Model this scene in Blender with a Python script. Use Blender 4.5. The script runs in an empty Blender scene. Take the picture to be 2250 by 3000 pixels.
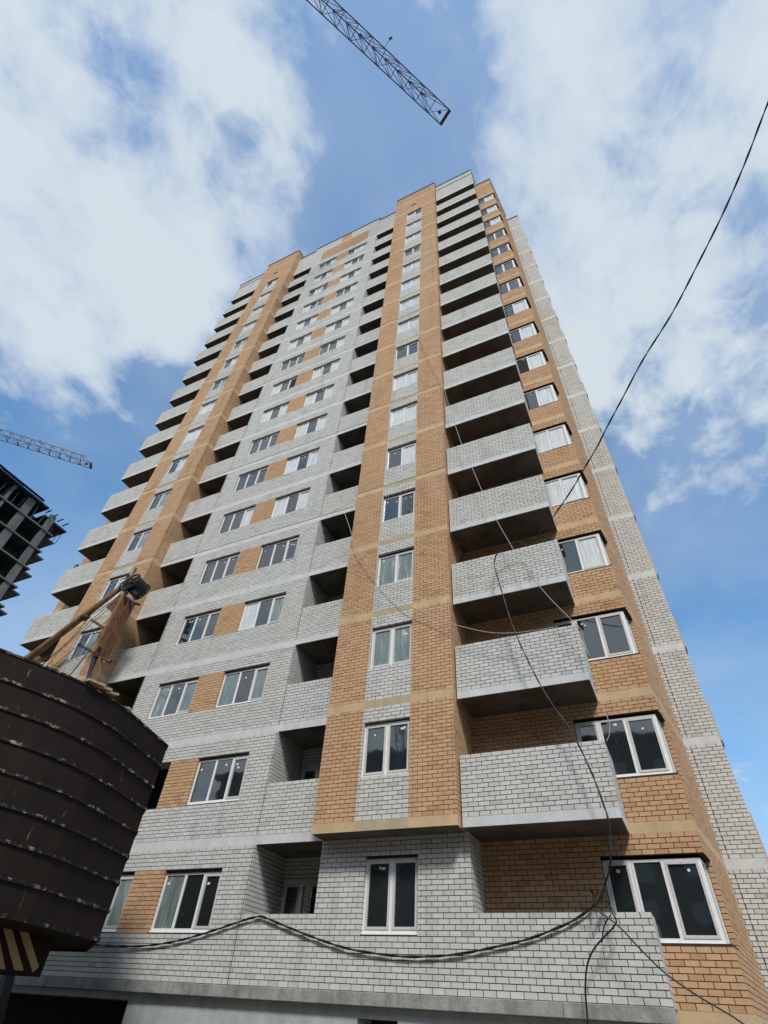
import bpy, bmesh, math, random
import numpy as np
from mathutils import Vector, Matrix
random.seed(7); rng = np.random.default_rng(7)
sc = bpy.context.scene
COL = sc.collection
# ------------------------------------------------------------------ camera
CAM = np.array([8.9838, -13.1241, -0.4085])
RW = np.array([[0.9053, 0.4209, 0.0573], [-0.2606, 0.6569, -0.7075], [-0.3354, 0.6256, 0.7044]])
FPX = 1542.31
cd = bpy.data.cameras.new('camera'); cam = bpy.data.objects.new('camera', cd); COL.objects.link(cam)
q, _ = np.linalg.qr(RW.T); q = q * np.sign(np.sum(q * RW.T, axis=0)); RW = q.T
mw = Matrix.Identity(4)
for i in range(3):
    mw[i][0] = RW[0][i]; mw[i][1] = -RW[1][i]; mw[i][2] = -RW[2][i]; mw[i][3] = CAM[i]
cam.matrix_world = mw
cd.sensor_fit = 'VERTICAL'; cd.sensor_height = 36; cd.lens = FPX / 3000 * 36
cd.clip_start = 0.1; cd.clip_end = 6000
sc.camera = cam

def ray(u, v):
    r = RW.T @ np.array([(u - 1125) / FPX, (v - 1500) / FPX, 1.0])
    return r / np.linalg.norm(r)
def at(u, v, ax, val):            # where the sight line through a photograph pixel meets a plane of the place
    r = ray(u, v); t = (val - CAM[ax]) / r[ax]
    return CAM + t * r
# ------------------------------------------------------------------ light
SUN_EL, SUN_AZ = math.radians(47), math.radians(150)     # azimuth clockwise from +Y
w = bpy.data.worlds.new('World'); sc.world = w; w.use_nodes = True
nt = w.node_tree; nt.nodes.clear()
def N(tree, typ, **kw):
    n = tree.nodes.new(typ)
    for k, v in kw.items(): setattr(n, k, v)
    return n
L = nt.links.new
out = N(nt, 'ShaderNodeOutputWorld'); bg = N(nt, 'ShaderNodeBackground'); bg.inputs[1].default_value = 0.15
sky = N(nt, 'ShaderNodeTexSky', sky_type='NISHITA'); sky.sun_disc = False
sky.sun_elevation = SUN_EL; sky.sun_rotation = SUN_AZ; sky.altitude = 200; sky.air_density = 1.25; sky.dust_density = 0.6; sky.ozone_density = 2.2
tc = N(nt, 'ShaderNodeTexCoord')
nrm = N(nt, 'ShaderNodeVectorMath', operation='NORMALIZE'); L(tc.outputs['Generated'], nrm.inputs[0])
sep = N(nt, 'ShaderNodeSeparateXYZ'); L(nrm.outputs[0], sep.inputs[0])
def M(op, a, b=None, c=None, clamp=False):
    n = N(nt, 'ShaderNodeMath', operation=op); n.use_clamp = clamp
    for i, x in enumerate((a, b, c)):
        if x is None: continue
        if isinstance(x, (int, float)): n.inputs[i].default_value = x
        else: L(x, n.inputs[i])
    return n.outputs[0]
zc = M('MAXIMUM', M('ADD', sep.outputs[2], 0.12), 0.1)
px = M('DIVIDE', sep.outputs[0], zc); py = M('DIVIDE', sep.outputs[1], zc)
cmb = N(nt, 'ShaderNodeCombineXYZ'); L(px, cmb.inputs[0]); L(py, cmb.inputs[1])
def noise(scale, detail, rough, dist=0.0, off=(0, 0, 0), sx=1.0):
    mp = N(nt, 'ShaderNodeMapping'); mp.inputs['Location'].default_value = off; mp.inputs['Scale'].default_value = (sx, 1, 1); L(cmb.outputs[0], mp.inputs[0])
    mp.inputs['Rotation'].default_value = (0, 0, 0.5)
    n = N(nt, 'ShaderNodeTexNoise'); n.inputs['Scale'].default_value = scale; n.inputs['Detail'].default_value = detail
    n.inputs['Roughness'].default_value = rough; n.inputs['Distortion'].default_value = dist
    L(mp.outputs[0], n.inputs['Vector']); return n.outputs[0]
blobs = [  # (photo px, photo py, angular radius, weight): where the day's clouds and gaps stood
 (150,120,.36,.20),(380,420,.28,.16),(560,120,.18,.10),(860,460,.12,.16),(200,760,.2,.14),(640,640,.12,.12),(60,1050,.2,.42),(600,860,.12,.24),(420,780,.18,.34),(300,1040,.14,.40),(480,980,.1,.2),
 (1500,30,.16,.26),(1950,160,.26,.34),(1720,60,.14,.2),(2100,330,.12,.24),(2200,60,.12,.16),(2060,760,.09,.22),(2150,700,.1,.14),(1950,940,.1,.18),(1720,520,.16,.24),(1440,470,.07,.26),(1700,900,.13,.30),(1850,1080,.13,.26),(1500,700,.07,.18),(1440,640,.05,.2),(2180,1150,.14,.30),(2120,1480,.08,.40),(1640,700,.10,.12),(2240,480,.10,.10),(2100,1560,.06,.12),(1980,540,.07,.14),
 (1120,160,.11,-.50),(1140,420,.12,-.50),(1020,640,.12,-.40),(760,900,.14,-.26),(560,1150,.12,-.3),(300,1330,.16,-.24),(200,1500,.3,-.5),(60,1750,.3,-.5),
 (2230,1850,.22,-.8),(2000,1700,.12,-.5),(1420,280,.05,-.30),(1590,390,.05,-.26),(1990,1240,.07,-.26),(2230,900,.05,-.24),(1850,420,.06,-.24),(2090,650,.06,-.26),(1180,-250,.2,-.2),(1880,760,.04,-.2),(1540,620,.04,-.14),(1700,230,.05,-.08),(500,250,.06,-.14),(330,640,.06,-.12)]
cov = None
for (bx, by, rad, wt) in blobs:
    r = ray(bx, by)
    dn = N(nt, 'ShaderNodeVectorMath', operation='DISTANCE'); L(nrm.outputs[0], dn.inputs[0]); dn.inputs[1].default_value = r
    g = M('EXPONENT', M('MULTIPLY', M('POWER', M('DIVIDE', dn.outputs['Value'], rad), 2.0), -1.0))
    cov = M('MULTIPLY', g, wt) if cov is None else M('MULTIPLY_ADD', g, wt, cov)
n1 = noise(3.3, 12, 0.55, 0.25, (3.1, 1.7, 0), 1.25)
n2 = noise(9.0, 9, 0.6, 0.4, (0.4, 8.2, 0), 1.3)
south = M('MULTIPLY', M('SUBTRACT', M('MULTIPLY', sep.outputs[1], -1.0), 0.05, clamp=True), 1.1)
dens = M('ADD', M('ADD', M('MULTIPLY', M('SUBTRACT', n1, .5), 2.9), M('MULTIPLY', M('SUBTRACT', n2, .5), 1.5)), M('ADD', M('ADD', cov, .07), south))
mr = N(nt, 'ShaderNodeMapRange', interpolation_type='SMOOTHSTEP'); L(dens, mr.inputs[0])
mr.inputs[1].default_value = -0.30; mr.inputs[2].default_value = 0.66; mr.inputs[3].default_value = 0; mr.inputs[4].default_value = 0.86
thin = N(nt, 'ShaderNodeMapRange'); L(noise(1.6, 6, .55, .2, (7, 2, 0)), thin.inputs[0]); thin.inputs[1].default_value = .33; thin.inputs[2].default_value = .68; thin.inputs[3].default_value = 0.04; thin.inputs[4].default_value = 0.55
fac = M('MAXIMUM', mr.outputs[0], thin.outputs[0])
shd = N(nt, 'ShaderNodeMapRange', interpolation_type='SMOOTHSTEP'); L(M('ADD', M('MULTIPLY', noise(3.4, 8, .6, .4, (1.2, 5.5, 0)), 1.0), M('ADD', M('MULTIPLY', dens, .5), .12)), shd.inputs[0])
shd.inputs[1].default_value = .52; shd.inputs[2].default_value = 1.12; shd.inputs[3].default_value = 0; shd.inputs[4].default_value = 1
cc = N(nt, 'ShaderNodeMix', data_type='RGBA'); L(shd.outputs[0], cc.inputs[0]); cc.inputs[6].default_value = (1.55, 1.9, 2.5, 1); cc.inputs[7].default_value = (2.5, 2.75, 2.85, 1)
skm = N(nt, 'ShaderNodeMix', data_type='RGBA', blend_type='MULTIPLY'); skm.inputs[0].default_value = 1; L(sky.outputs[0], skm.inputs[6]); skm.inputs[7].default_value = (0.33, 0.55, 0.64, 1)
mx = N(nt, 'ShaderNodeMix', data_type='RGBA'); L(fac, mx.inputs[0]); L(skm.outputs[2], mx.inputs[6]); L(cc.outputs[2], mx.inputs[7])
L(mx.outputs[2], bg.inputs[0]); L(bg.outputs[0], out.inputs[0])
sd = bpy.data.lights.new('sun', 'SUN'); sun = bpy.data.objects.new('sun', sd); COL.objects.link(sun)
sd.energy = 1.5; sd.angle = math.radians(10); sd.color = (1, .95, .88)
sdir = Vector((math.sin(SUN_AZ) * math.cos(SUN_EL), math.cos(SUN_AZ) * math.cos(SUN_EL), math.sin(SUN_EL)))
sun.rotation_euler = sdir.to_track_quat('Z', 'Y').to_euler(); sun.location = (0, -30, 60)
vs = sc.view_settings; vs.view_transform = 'Standard'; vs.look = 'None'; vs.gamma = 1; vs.exposure = 1.0; vs.use_curve_mapping = False
sc.cycles.max_bounces = 6; sc.cycles.diffuse_bounces = 3; sc.cycles.glossy_bounces = 3

# ------------------------------------------------------------------ materials
def mat(name, col, rough=.85, metal=0, nscale=6.0, namt=.12, bump=0.0, bscale=40, col2=None, spec=.3, stain=0.0, coat=0, detail=6):
    m = bpy.data.materials.new(name); m.use_nodes = True; t = m.node_tree; b = t.nodes['Principled BSDF']
    b.inputs['Roughness'].default_value = rough; b.inputs['Metallic'].default_value = metal; b.inputs['Specular IOR Level'].default_value = spec
    if coat: b.inputs['Coat Weight'].default_value = coat; b.inputs['Coat Roughness'].default_value = .05
    tcx = N(t, 'ShaderNodeTexCoord'); nz = N(t, 'ShaderNodeTexNoise'); nz.inputs['Scale'].default_value = nscale; nz.inputs['Detail'].default_value = detail; nz.inputs['Roughness'].default_value = .6
    t.links.new(tcx.outputs['Object'], nz.inputs['Vector'])
    mrn = N(t, 'ShaderNodeMapRange'); mrn.inputs[1].default_value = .3; mrn.inputs[2].default_value = .7; t.links.new(nz.outputs[0], mrn.inputs[0])
    mixn = N(t, 'ShaderNodeMix', data_type='RGBA'); t.links.new(mrn.outputs[0], mixn.inputs[0])
    c2 = col2 if col2 else tuple(max(0, c * (1 - namt)) for c in col); c1 = col if col2 else tuple(c * (1 + namt) for c in col)
    mixn.inputs[6].default_value = (*c2, 1); mixn.inputs[7].default_value = (*c1, 1)
    last = mixn.outputs[2]
    if stain:
        mp = N(t, 'ShaderNodeMapping'); mp.inputs['Scale'].default_value = (5, 5, .45); t.links.new(tcx.outputs['Object'], mp.inputs[0])
        n3 = N(t, 'ShaderNodeTexNoise'); n3.inputs['Scale'].default_value = 1.0; n3.inputs['Detail'].default_value = 7; t.links.new(mp.outputs[0], n3.inputs['Vector'])
        m3 = N(t, 'ShaderNodeMapRange'); m3.inputs[1].default_value = .45; m3.inputs[2].default_value = .75; m3.inputs[3].default_value = 1; m3.inputs[4].default_value = 1 - stain; t.links.new(n3.outputs[0], m3.inputs[0])
        mm = N(t, 'ShaderNodeMix', data_type='RGBA', blend_type='MULTIPLY'); mm.inputs[0].default_value = 1
        t.links.new(last, mm.inputs[6]); t.links.new(m3.outputs[0], mm.inputs[7]); last = mm.outputs[2]
    t.links.new(last, b.inputs['Base Color'])
    if bump:
        nb = N(t, 'ShaderNodeTexNoise'); nb.inputs['Scale'].default_value = bscale; nb.inputs['Detail'].default_value = 5; t.links.new(tcx.outputs['Object'], nb.inputs['Vector'])
        bp = N(t, 'ShaderNodeBump'); bp.inputs['Strength'].default_value = bump; bp.inputs['Distance'].default_value = .02
        t.links.new(nb.outputs[0], bp.inputs['Height']); t.links.new(bp.outputs[0], b.inputs['Normal'])
    return m
def brickmat(name, cols, patch, rough=.9):
    m = bpy.data.materials.new(name); m.use_nodes = True; t = m.node_tree; b = t.nodes['Principled BSDF']; lk = t.links.new
    b.inputs['Roughness'].default_value = rough; b.inputs['Specular IOR Level'].default_value = .2
    a = N(t, 'ShaderNodeAttribute'); a.attribute_name = 'tone'; oi = N(t, 'ShaderNodeObjectInfo')
    ad = N(t, 'ShaderNodeMath', operation='ADD'); lk(a.outputs['Fac'], ad.inputs[0]); lk(oi.outputs['Random'], ad.inputs[1])
    fr = N(t, 'ShaderNodeMath', operation='FRACT'); lk(ad.outputs[0], fr.inputs[0])
    cr = N(t, 'ShaderNodeValToRGB'); cr.color_ramp.interpolation = 'LINEAR'
    for i, (p, c) in enumerate(cols):
        e = cr.color_ramp.elements[i] if i < 2 else cr.color_ramp.elements.new(p)
        e.position = p; e.color = (*c, 1)
    lk(fr.outputs[0], cr.inputs[0])
    geo = N(t, 'ShaderNodeNewGeometry')
    mp = N(t, 'ShaderNodeMapping'); mp.inputs['Scale'].default_value = (.35, .35, .22); lk(geo.outputs['Position'], mp.inputs[0])
    nz = N(t, 'ShaderNodeTexNoise'); nz.inputs['Scale'].default_value = 1.0; nz.inputs['Detail'].default_value = 5; lk(mp.outputs[0], nz.inputs['Vector'])
    m1 = N(t, 'ShaderNodeMapRange'); m1.inputs[1].default_value = .35; m1.inputs[2].default_value = .68; lk(nz.outputs[0], m1.inputs[0])
    mc = N(t, 'ShaderNodeMix', data_type='RGBA'); lk(m1.outputs[0], mc.inputs[0]); mc.inputs[6].default_value = (1, 1, 1, 1); mc.inputs[7].default_value = (*patch, 1)
    mm = N(t, 'ShaderNodeMix', data_type='RGBA', blend_type='MULTIPLY'); mm.inputs[0].default_value = 1; lk(cr.outputs[0], mm.inputs[6]); lk(mc.outputs[2], mm.inputs[7])
    n2 = N(t, 'ShaderNodeTexNoise'); n2.inputs['Scale'].default_value = 22; n2.inputs['Detail'].default_value = 6; n2.inputs['Roughness'].default_value = .7; lk(geo.outputs['Position'], n2.inputs['Vector'])
    m2 = N(t, 'ShaderNodeMapRange'); m2.inputs[1].default_value = .3; m2.inputs[2].default_value = .75; m2.inputs[3].default_value = .86; m2.inputs[4].default_value = 1.06; lk(n2.outputs[0], m2.inputs[0])
    mp3 = N(t, 'ShaderNodeMapping'); mp3.inputs['Scale'].default_value = (2.2, 2.2, .35); lk(geo.outputs['Position'], mp3.inputs[0])
    n3 = N(t, 'ShaderNodeTexNoise'); n3.inputs['Scale'].default_value = 1.0; n3.inputs['Detail'].default_value = 8; lk(mp3.outputs[0], n3.inputs['Vector'])
    m3 = N(t, 'ShaderNodeMapRange'); m3.inputs[1].default_value = .55; m3.inputs[2].default_value = .8; m3.inputs[3].default_value = 1.0; m3.inputs[4].default_value = .80; lk(n3.outputs[0], m3.inputs[0])
    mu = N(t, 'ShaderNodeMath', operation='MULTIPLY'); lk(m2.outputs[0], mu.inputs[0]); lk(m3.outputs[0], mu.inputs[1])
    m4 = N(t, 'ShaderNodeMix', data_type='RGBA', blend_type='MULTIPLY'); m4.inputs[0].default_value = 1; lk(mm.outputs[2], m4.inputs[6]); lk(mu.outputs[0], m4.inputs[7])
    lk(m4.outputs[2], b.inputs['Base Color'])
    bp = N(t, 'ShaderNodeBump'); bp.inputs['Strength'].default_value = .25; bp.inputs['Distance'].default_value = .004
    n5 = N(t, 'ShaderNodeTexNoise'); n5.inputs['Scale'].default_value = 90; lk(geo.outputs['Position'], n5.inputs['Vector']); lk(n5.outputs[0], bp.inputs['Height']); lk(bp.outputs[0], b.inputs['Normal'])
    return m
WB = brickmat('white_silicate_brick', [(0, (.56, .56, .545)), (.5, (.61, .61, .59)), (.88, (.65, .65, .63)), (1, (.49, .48, .455))], (.98, .955, .91))
OB = brickmat('orange_brick', [(0, (.57, .365, .215)), (.35, (.62, .405, .245)), (.85, (.56, .35, .20)), (1, (.48, .29, .17))], (.93, .88, .86))
MORT = mat('dark_mortar', (.022, .022, .023), .95, nscale=3, namt=.25)
MORTO = mat('brown_mortar', (.06, .034, .02), .95, nscale=3, namt=.25)
BAND = mat('light_grey_paint', (.60, .605, .61), .8, nscale=1.6, namt=.10, bump=.3, bscale=25, stain=.12)
BEIGE = mat('beige_orange_paint', (.56, .40, .24), .8, nscale=1.8, namt=.12, bump=.3, bscale=25, stain=.12)
BEIGE2 = mat('drab_beige_paint', (.44, .365, .24), .8, nscale=1.8, namt=.10, bump=.3, bscale=25, stain=.12)
CONC = mat('rough_concrete', (.30, .295, .28), .9, nscale=2.5, namt=.28, bump=.6, bscale=18, stain=.3)
SOFF = mat('shaded_soffit_concrete', (.12, .105, .088), .9, nscale=1.3, namt=.4, bump=.3, stain=.15)  # bare concrete, tone lowered to put the shade under slabs into it
PLAS = mat('blue_grey_plaster', (.42, .455, .46), .9, nscale=3, namt=.16, bump=.5, bscale=30, stain=.12)
INT = mat('unlit_interior', (.02, .02, .02), .9)  # near-black colour carries the darkness of rooms and openings
FRM = mat('white_window_plastic', (.80, .80, .80), .35, nscale=9, namt=.05, spec=.5)
FILMED = mat('frame_with_protective_tape', (.50, .46, .44), .5, nscale=28, col2=(.66, .64, .64), namt=.1, spec=.4)
CAPM = mat('dark_metal_coping', (.05, .05, .055), .5, nscale=3)
BLACK = mat('black_cable', (.008, .008, .009), .45, nscale=30, spec=.5)
WWIRE = mat('pale_wire', (.42, .40, .36), .5, nscale=30)
STK = mat('paper_sticker', (.75, .76, .75), .7, nscale=60)
SEAL = mat('grey_seal', (.16, .16, .16), .8)
def glass(name, col, rough, spec=.9, ior=2.2):
    m = mat(name, col, rough, nscale=.7, namt=.25, spec=.5); b = m.node_tree.nodes['Principled BSDF']; b.inputs['IOR'].default_value = ior
    t = m.node_tree; geo = N(t, 'ShaderNodeNewGeometry'); nb = N(t, 'ShaderNodeTexNoise'); nb.inputs['Scale'].default_value = 1.3; t.links.new(geo.outputs['Position'], nb.inputs['Vector'])
    bp = N(t, 'ShaderNodeBump'); bp.inputs['Strength'].default_value = .06; bp.inputs['Distance'].default_value = .05; t.links.new(nb.outputs[0], bp.inputs['Height']); t.links.new(bp.outputs[0], b.inputs['Normal'])
    return m
GLS = glass('clear_window_glass', (.018, .024, .026), .03)
def film(name, c1, c2, streak, rough):
    m = bpy.data.materials.new(name); m.use_nodes = True; t = m.node_tree; b = t.nodes['Principled BSDF']; lk = t.links.new
    geo = N(t, 'ShaderNodeNewGeometry'); mp = N(t, 'ShaderNodeMapping'); mp.inputs['Scale'].default_value = (9, 9, 1.1); mp.inputs['Rotation'].default_value = (0, .12, 0); lk(geo.outputs['Position'], mp.inputs[0])
    nz = N(t, 'ShaderNodeTexNoise'); nz.inputs['Scale'].default_value = 1; nz.inputs['Detail'].default_value = 5; nz.inputs['Distortion'].default_value = .8; lk(mp.outputs[0], nz.inputs['Vector'])
    cr = N(t, 'ShaderNodeValToRGB'); e = cr.color_ramp.elements; e[0].position = .32; e[0].color = (*c1, 1); e[1].position = .62; e[1].color = (*c2, 1)
    e2 = e.new(.72); e2.color = (*streak, 1); lk(nz.outputs[0], cr.inputs[0]); lk(cr.outputs[0], b.inputs['Base Color'])
    b.inputs['Roughness'].default_value = rough; b.inputs['IOR'].default_value = 1.6; b.inputs['Coat Weight'].default_value = 1; b.inputs['Coat Roughness'].default_value = .04; b.inputs['Coat IOR'].default_value = 1.6
    bp = N(t, 'ShaderNodeBump'); bp.inputs['Strength'].default_value = .5; bp.inputs['Distance'].default_value = .02; lk(nz.outputs[0], bp.inputs['Height']); lk(bp.outputs[0], b.inputs['Normal'])
    return m
FILMT = film('milky_film_on_glass', (.10, .135, .13), (.20, .25, .24), (.52, .56, .55), .25)
FILMW = film('sunlit_white_film', (.50, .53, .53), (.66, .68, .68), (.85, .85, .84), .3)  # upper-floor copy of the film, sun and bright reflections put into its colour

# ------------------------------------------------------------------ mesh helpers
class MB:
    def __init__(s): s.v = []; s.f = []; s.m = []; s.mats = []
    def mi(s, m):
        if m not in s.mats: s.mats.append(m)
        return s.mats.index(m)
    def hexa(s, c, m, skip=()):
        b = len(s.v); s.v += [tuple(map(float, p)) for p in c]; k = s.mi(m)
        for i, f in enumerate(((0, 3, 2, 1), (4, 5, 6, 7), (0, 1, 5, 4), (1, 2, 6, 5), (2, 3, 7, 6), (3, 0, 4, 7))):
            if i in skip: continue
            s.f.append(tuple(b + j for j in f)); s.m.append(k)
        return s
    def box(s, x0, x1, y0, y1, z0, z1, m):
        return s.hexa([(x0, y0, z0), (x1, y0, z0), (x1, y1, z0), (x0, y1, z0), (x0, y0, z1), (x1, y0, z1), (x1, y1, z1), (x0, y1, z1)], m)
    def obox(s, O, U, Nn, u0, u1, d0, d1, z0, z1, m):
        P = lambda u, d, z: (O[0] + U[0] * u + Nn[0] * d, O[1] + U[1] * u + Nn[1] * d, z)
        return s.hexa([P(u0, d0, z0), P(u1, d0, z0), P(u1, d1, z0), P(u0, d1, z0), P(u0, d0, z1), P(u1, d0, z1), P(u1, d1, z1), P(u0, d1, z1)], m)
    def bar(s, a, b_, w, h, m, up=(0, 0, 1)):
        a = Vector(a); b_ = Vector(b_); d = (b_ - a).normalized(); up = Vector(up)
        if abs(d.dot(up)) > .99: up = Vector((0, 1, 0))
        x = d.cross(up).normalized(); y = x.cross(d)
        c = []
        for p in (a, b_):
            for sx, sy in ((-1, -1), (1, -1), (1, 1), (-1, 1)): c.append(p + x * sx * w / 2 + y * sy * h / 2)
        return s.hexa(c, m)
    def tube(s, pts, r, m, n=6, cap=True):
        pts = [Vector(p) for p in pts]; k = s.mi(m); b0 = len(s.v); nrmv = None
        for i, p in enumerate(pts):
            d = ((pts[min(i + 1, len(pts) - 1)] - pts[max(i - 1, 0)])).normalized()
            if nrmv is None: nrmv = d.orthogonal().normalized()
            nrmv = (nrmv - d * nrmv.dot(d)).normalized(); bn = d.cross(nrmv)
            rr = r[i] if isinstance(r, (list, tuple)) else r
            for j in range(n):
                a = 2 * math.pi * j / n; q_ = p + (nrmv * math.cos(a) + bn * math.sin(a)) * rr; s.v.append(tuple(q_))
        for i in range(len(pts) - 1):
            for j in range(n):
                a = b0 + i * n + j; c = b0 + i * n + (j + 1) % n; s.f.append((a, c, c + n, a + n)); s.m.append(k)
        if cap:
            s.f.append(tuple(b0 + j for j in range(n))[::-1]); s.m.append(k)
            e = b0 + (len(pts) - 1) * n; s.f.append(tuple(e + j for j in range(n))); s.m.append(k)
        return s
    def poly(s, pts, m):
        b = len(s.v); s.v += [tuple(map(float, p)) for p in pts]; s.f.append(tuple(range(b, b + len(pts)))); s.m.append(s.mi(m)); return s
    def mesh(s, name):
        me = bpy.data.meshes.new(name); me.from_pydata(s.v, [], s.f)
        for m in s.mats: me.materials.append(m)
        me.polygons.foreach_set('material_index', s.m); me.update(); return me
    def build(s, name, parent=None, smooth=False, bevel=0):
        me = s.mesh(name)
        if smooth: me.polygons.foreach_set('use_smooth', [True] * len(me.polygons))
        o = link(name, me, parent)
        if bevel:
            b = o.modifiers.new('edge', 'BEVEL'); b.width = bevel; b.segments = 2; b.limit_method = 'ANGLE'
        return o
def link(name, me, parent=None, loc=None):
    o = bpy.data.objects.new(name, me); COL.objects.link(o)
    if parent is not None: o.parent = parent
    if loc is not None: o.location = loc
    return o
def tag(o, label=None, cat=None, group=None, kind=None):
    if label: o['label'] = label
    if cat: o['category'] = cat
    if group: o['group'] = group
    if kind: o['kind'] = kind
    return o
def root(name, loc, label, cat, group=None):
    o = bpy.data.objects.new(name, None); COL.objects.link(o); o.location = loc; o.empty_display_size = .2
    return tag(o, label, cat, group)

# ------------------------------------------------------------------ ground
g = MB(); g.box(-900, 900, -900, 900, -2.5, -2.0, mat('trodden_site_soil', (.15, .13, .10), .95, nscale=.6, namt=.3, bump=.8, bscale=6)); tag(g.build('ground'), kind='structure')

OPB = root('reflection_house', (0, -46, -2), 'unseen dark eight storey brick house across the site, added for dark reflections in the lowest windows', 'house')  # house out of view, added only to darken the lowest windows' reflections
ob_m = mat('old_brown_brick', (.10, .075, .06), .9, nscale=2, namt=.2); m = MB(); m.box(-45, 60, -12, 0, 0, 25, ob_m); m.build('wall', OPB)
m = MB(); m.box(-45.5, 60.5, -12.5, .5, 25, 25.6, mat('dark_eaves', (.04, .04, .04))); m.build('roof', OPB)
ow = MB().box(0, 1.4, -.05, .04, 0, 1.5, mat('pale_old_window', (.3, .33, .35), .2)).mesh('window_pane')
for i_ in range(26):
    for j_ in range(8): link('window', ow, OPB, (-43 + 4 * i_, 0, 1.2 + 2.9 * j_))
# ------------------------------------------------------------------ the apartment block
B0 = root('apartment_building', (-4.5, 5.0, -2.0), 'seventeen storey block of white and orange brick filling the middle of the view', 'apartment block')
BINV = Vector(B0.location)
class BMB(MB):                      # meshes of the block are written in world metres and hung on its root
    def build(s, name, parent=None, **k):
        s.v = [(x - BINV.x, y - BINV.y, z - BINV.z) for x, y, z in s.v] if parent is None else s.v
        return MB.build(s, name, parent or B0, **k)
FH = 3.0; BH = .22; YP = -.58; YB = -.386; YC = .88
CO = (FH - BH) / 28               # course height
BR = []                            # brick records: O(3), U(2), N(2), u0,u1,z0,z1,colour,front
back = {}                          # mortar backings per storey
def bmb(k):
    if k not in back: back[k] = BMB()
    return back[k]
def wall(O, U, Nn, u0, u1, z0, z1, holes=(), col=lambda u, z: 0, splits=(), front=True, ground_z=None, key=0, phase=0.0, thick=.12, gap=0.0, mort=None):
    """one storey-high field of brickwork: real bricks 8 mm proud of a mortar backing"""
    us = sorted({u0, u1, *[h[0] for h in holes], *[h[1] for h in holes], *splits}); us = [u for u in us if u0 <= u <= u1]
    zs = sorted({z0, z1, *[h[2] for h in holes], *[h[3] for h in holes]}); zs = [z for z in zs if z0 <= z <= z1]
    inh = lambda u, z: any(h[0] < u < h[1] and h[2] < z < h[3] for h in holes)
    e = .006; b = bmb(key)
    for i in range(len(us) - 1):
        for j in range(len(zs) - 1):
            uc = (us[i] + us[i + 1]) / 2; zc_ = (zs[j] + zs[j + 1]) / 2
            if inh(uc, zc_): continue
            a0 = us[i] + (e if (i == 0 or inh((us[i - 1] + us[i]) / 2, zc_)) else 0); a1 = us[i + 1] - (e if (i == len(us) - 2 or inh((us[i + 1] + us[min(i + 2, len(us) - 1)]) / 2, zc_)) else 0)
            c0 = zs[j] + (e if (j > 0 and inh(uc, (zs[j - 1] + zs[j]) / 2)) else 0); c1 = zs[j + 1] - (e if (j < len(zs) - 2 and inh(uc, (zs[j + 1] + zs[j + 2]) / 2)) else 0)
            b.obox(O, U, Nn, a0, a1, .009, thick - .004, c0, c1, mort or (MORTO if col(uc, zc_) == 1 else MORT))
    n = max(1, int(round((z1 - z0 - gap) / CO))); ch = (z1 - z0 - gap) / n; jt = .0145
    base = int(round(z0 / CO))
    for r in range(n):
        a = z0 + gap + r * ch + (jt if r or gap else .004); c = z0 + gap + (r + 1) * ch; zc_ = (a + c) / 2
        ints = []
        cur = None
        for i in range(len(us) - 1):
            uc = (us[i] + us[i + 1]) / 2
            if inh(uc, zc_): cur = None; continue
            k = col(uc, zc_)
            if cur is not None and ints[-1][2] == k and abs(ints[-1][1] - us[i]) < 1e-6: ints[-1] = (ints[-1][0], us[i + 1], k)
            else: ints.append((us[i], us[i + 1], k))
            cur = k
        off = phase + (.13 if (base + r) % 2 else 0)
        for (s0, s1, k) in ints:
            m0 = math.floor((s0 - off) / .26)
            x = off + m0 * .26; cuts = [s0]
            while x < s1 - .05:
                if x > s0 + .05: cuts.append(x)
                x += .26
            cuts.append(s1 + jt)
            for b0, b1 in zip(cuts, cuts[1:]):
                BR.append((O[0], O[1], U[0], U[1], Nn[0], Nn[1], b0, b1 - jt, a, c, k, 1 if front else 0))
X_, Yv = (1, 0), (0, 1)
F_O = (0, 0); P_O = (0, YP); B_O = (0, YB); C_O = (0, YC)
LX0, LX1 = -1.09, .96; MX = lambda x: -9.08 - x
RW0, RW1 = -4.0, -2.02; LW0, LW1 = -7.06, -5.12
PR0, PR1 = .96, 4.74; PL0, PL1 = -13.82, -10.04
SW0, SW1 = 2.14, 3.53; SL0, SL1 = MX(SW1), MX(SW0)
BA0, BA1 = 4.79, 8.16; BL0, BL1 = MX(BA1), MX(BA0)
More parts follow.
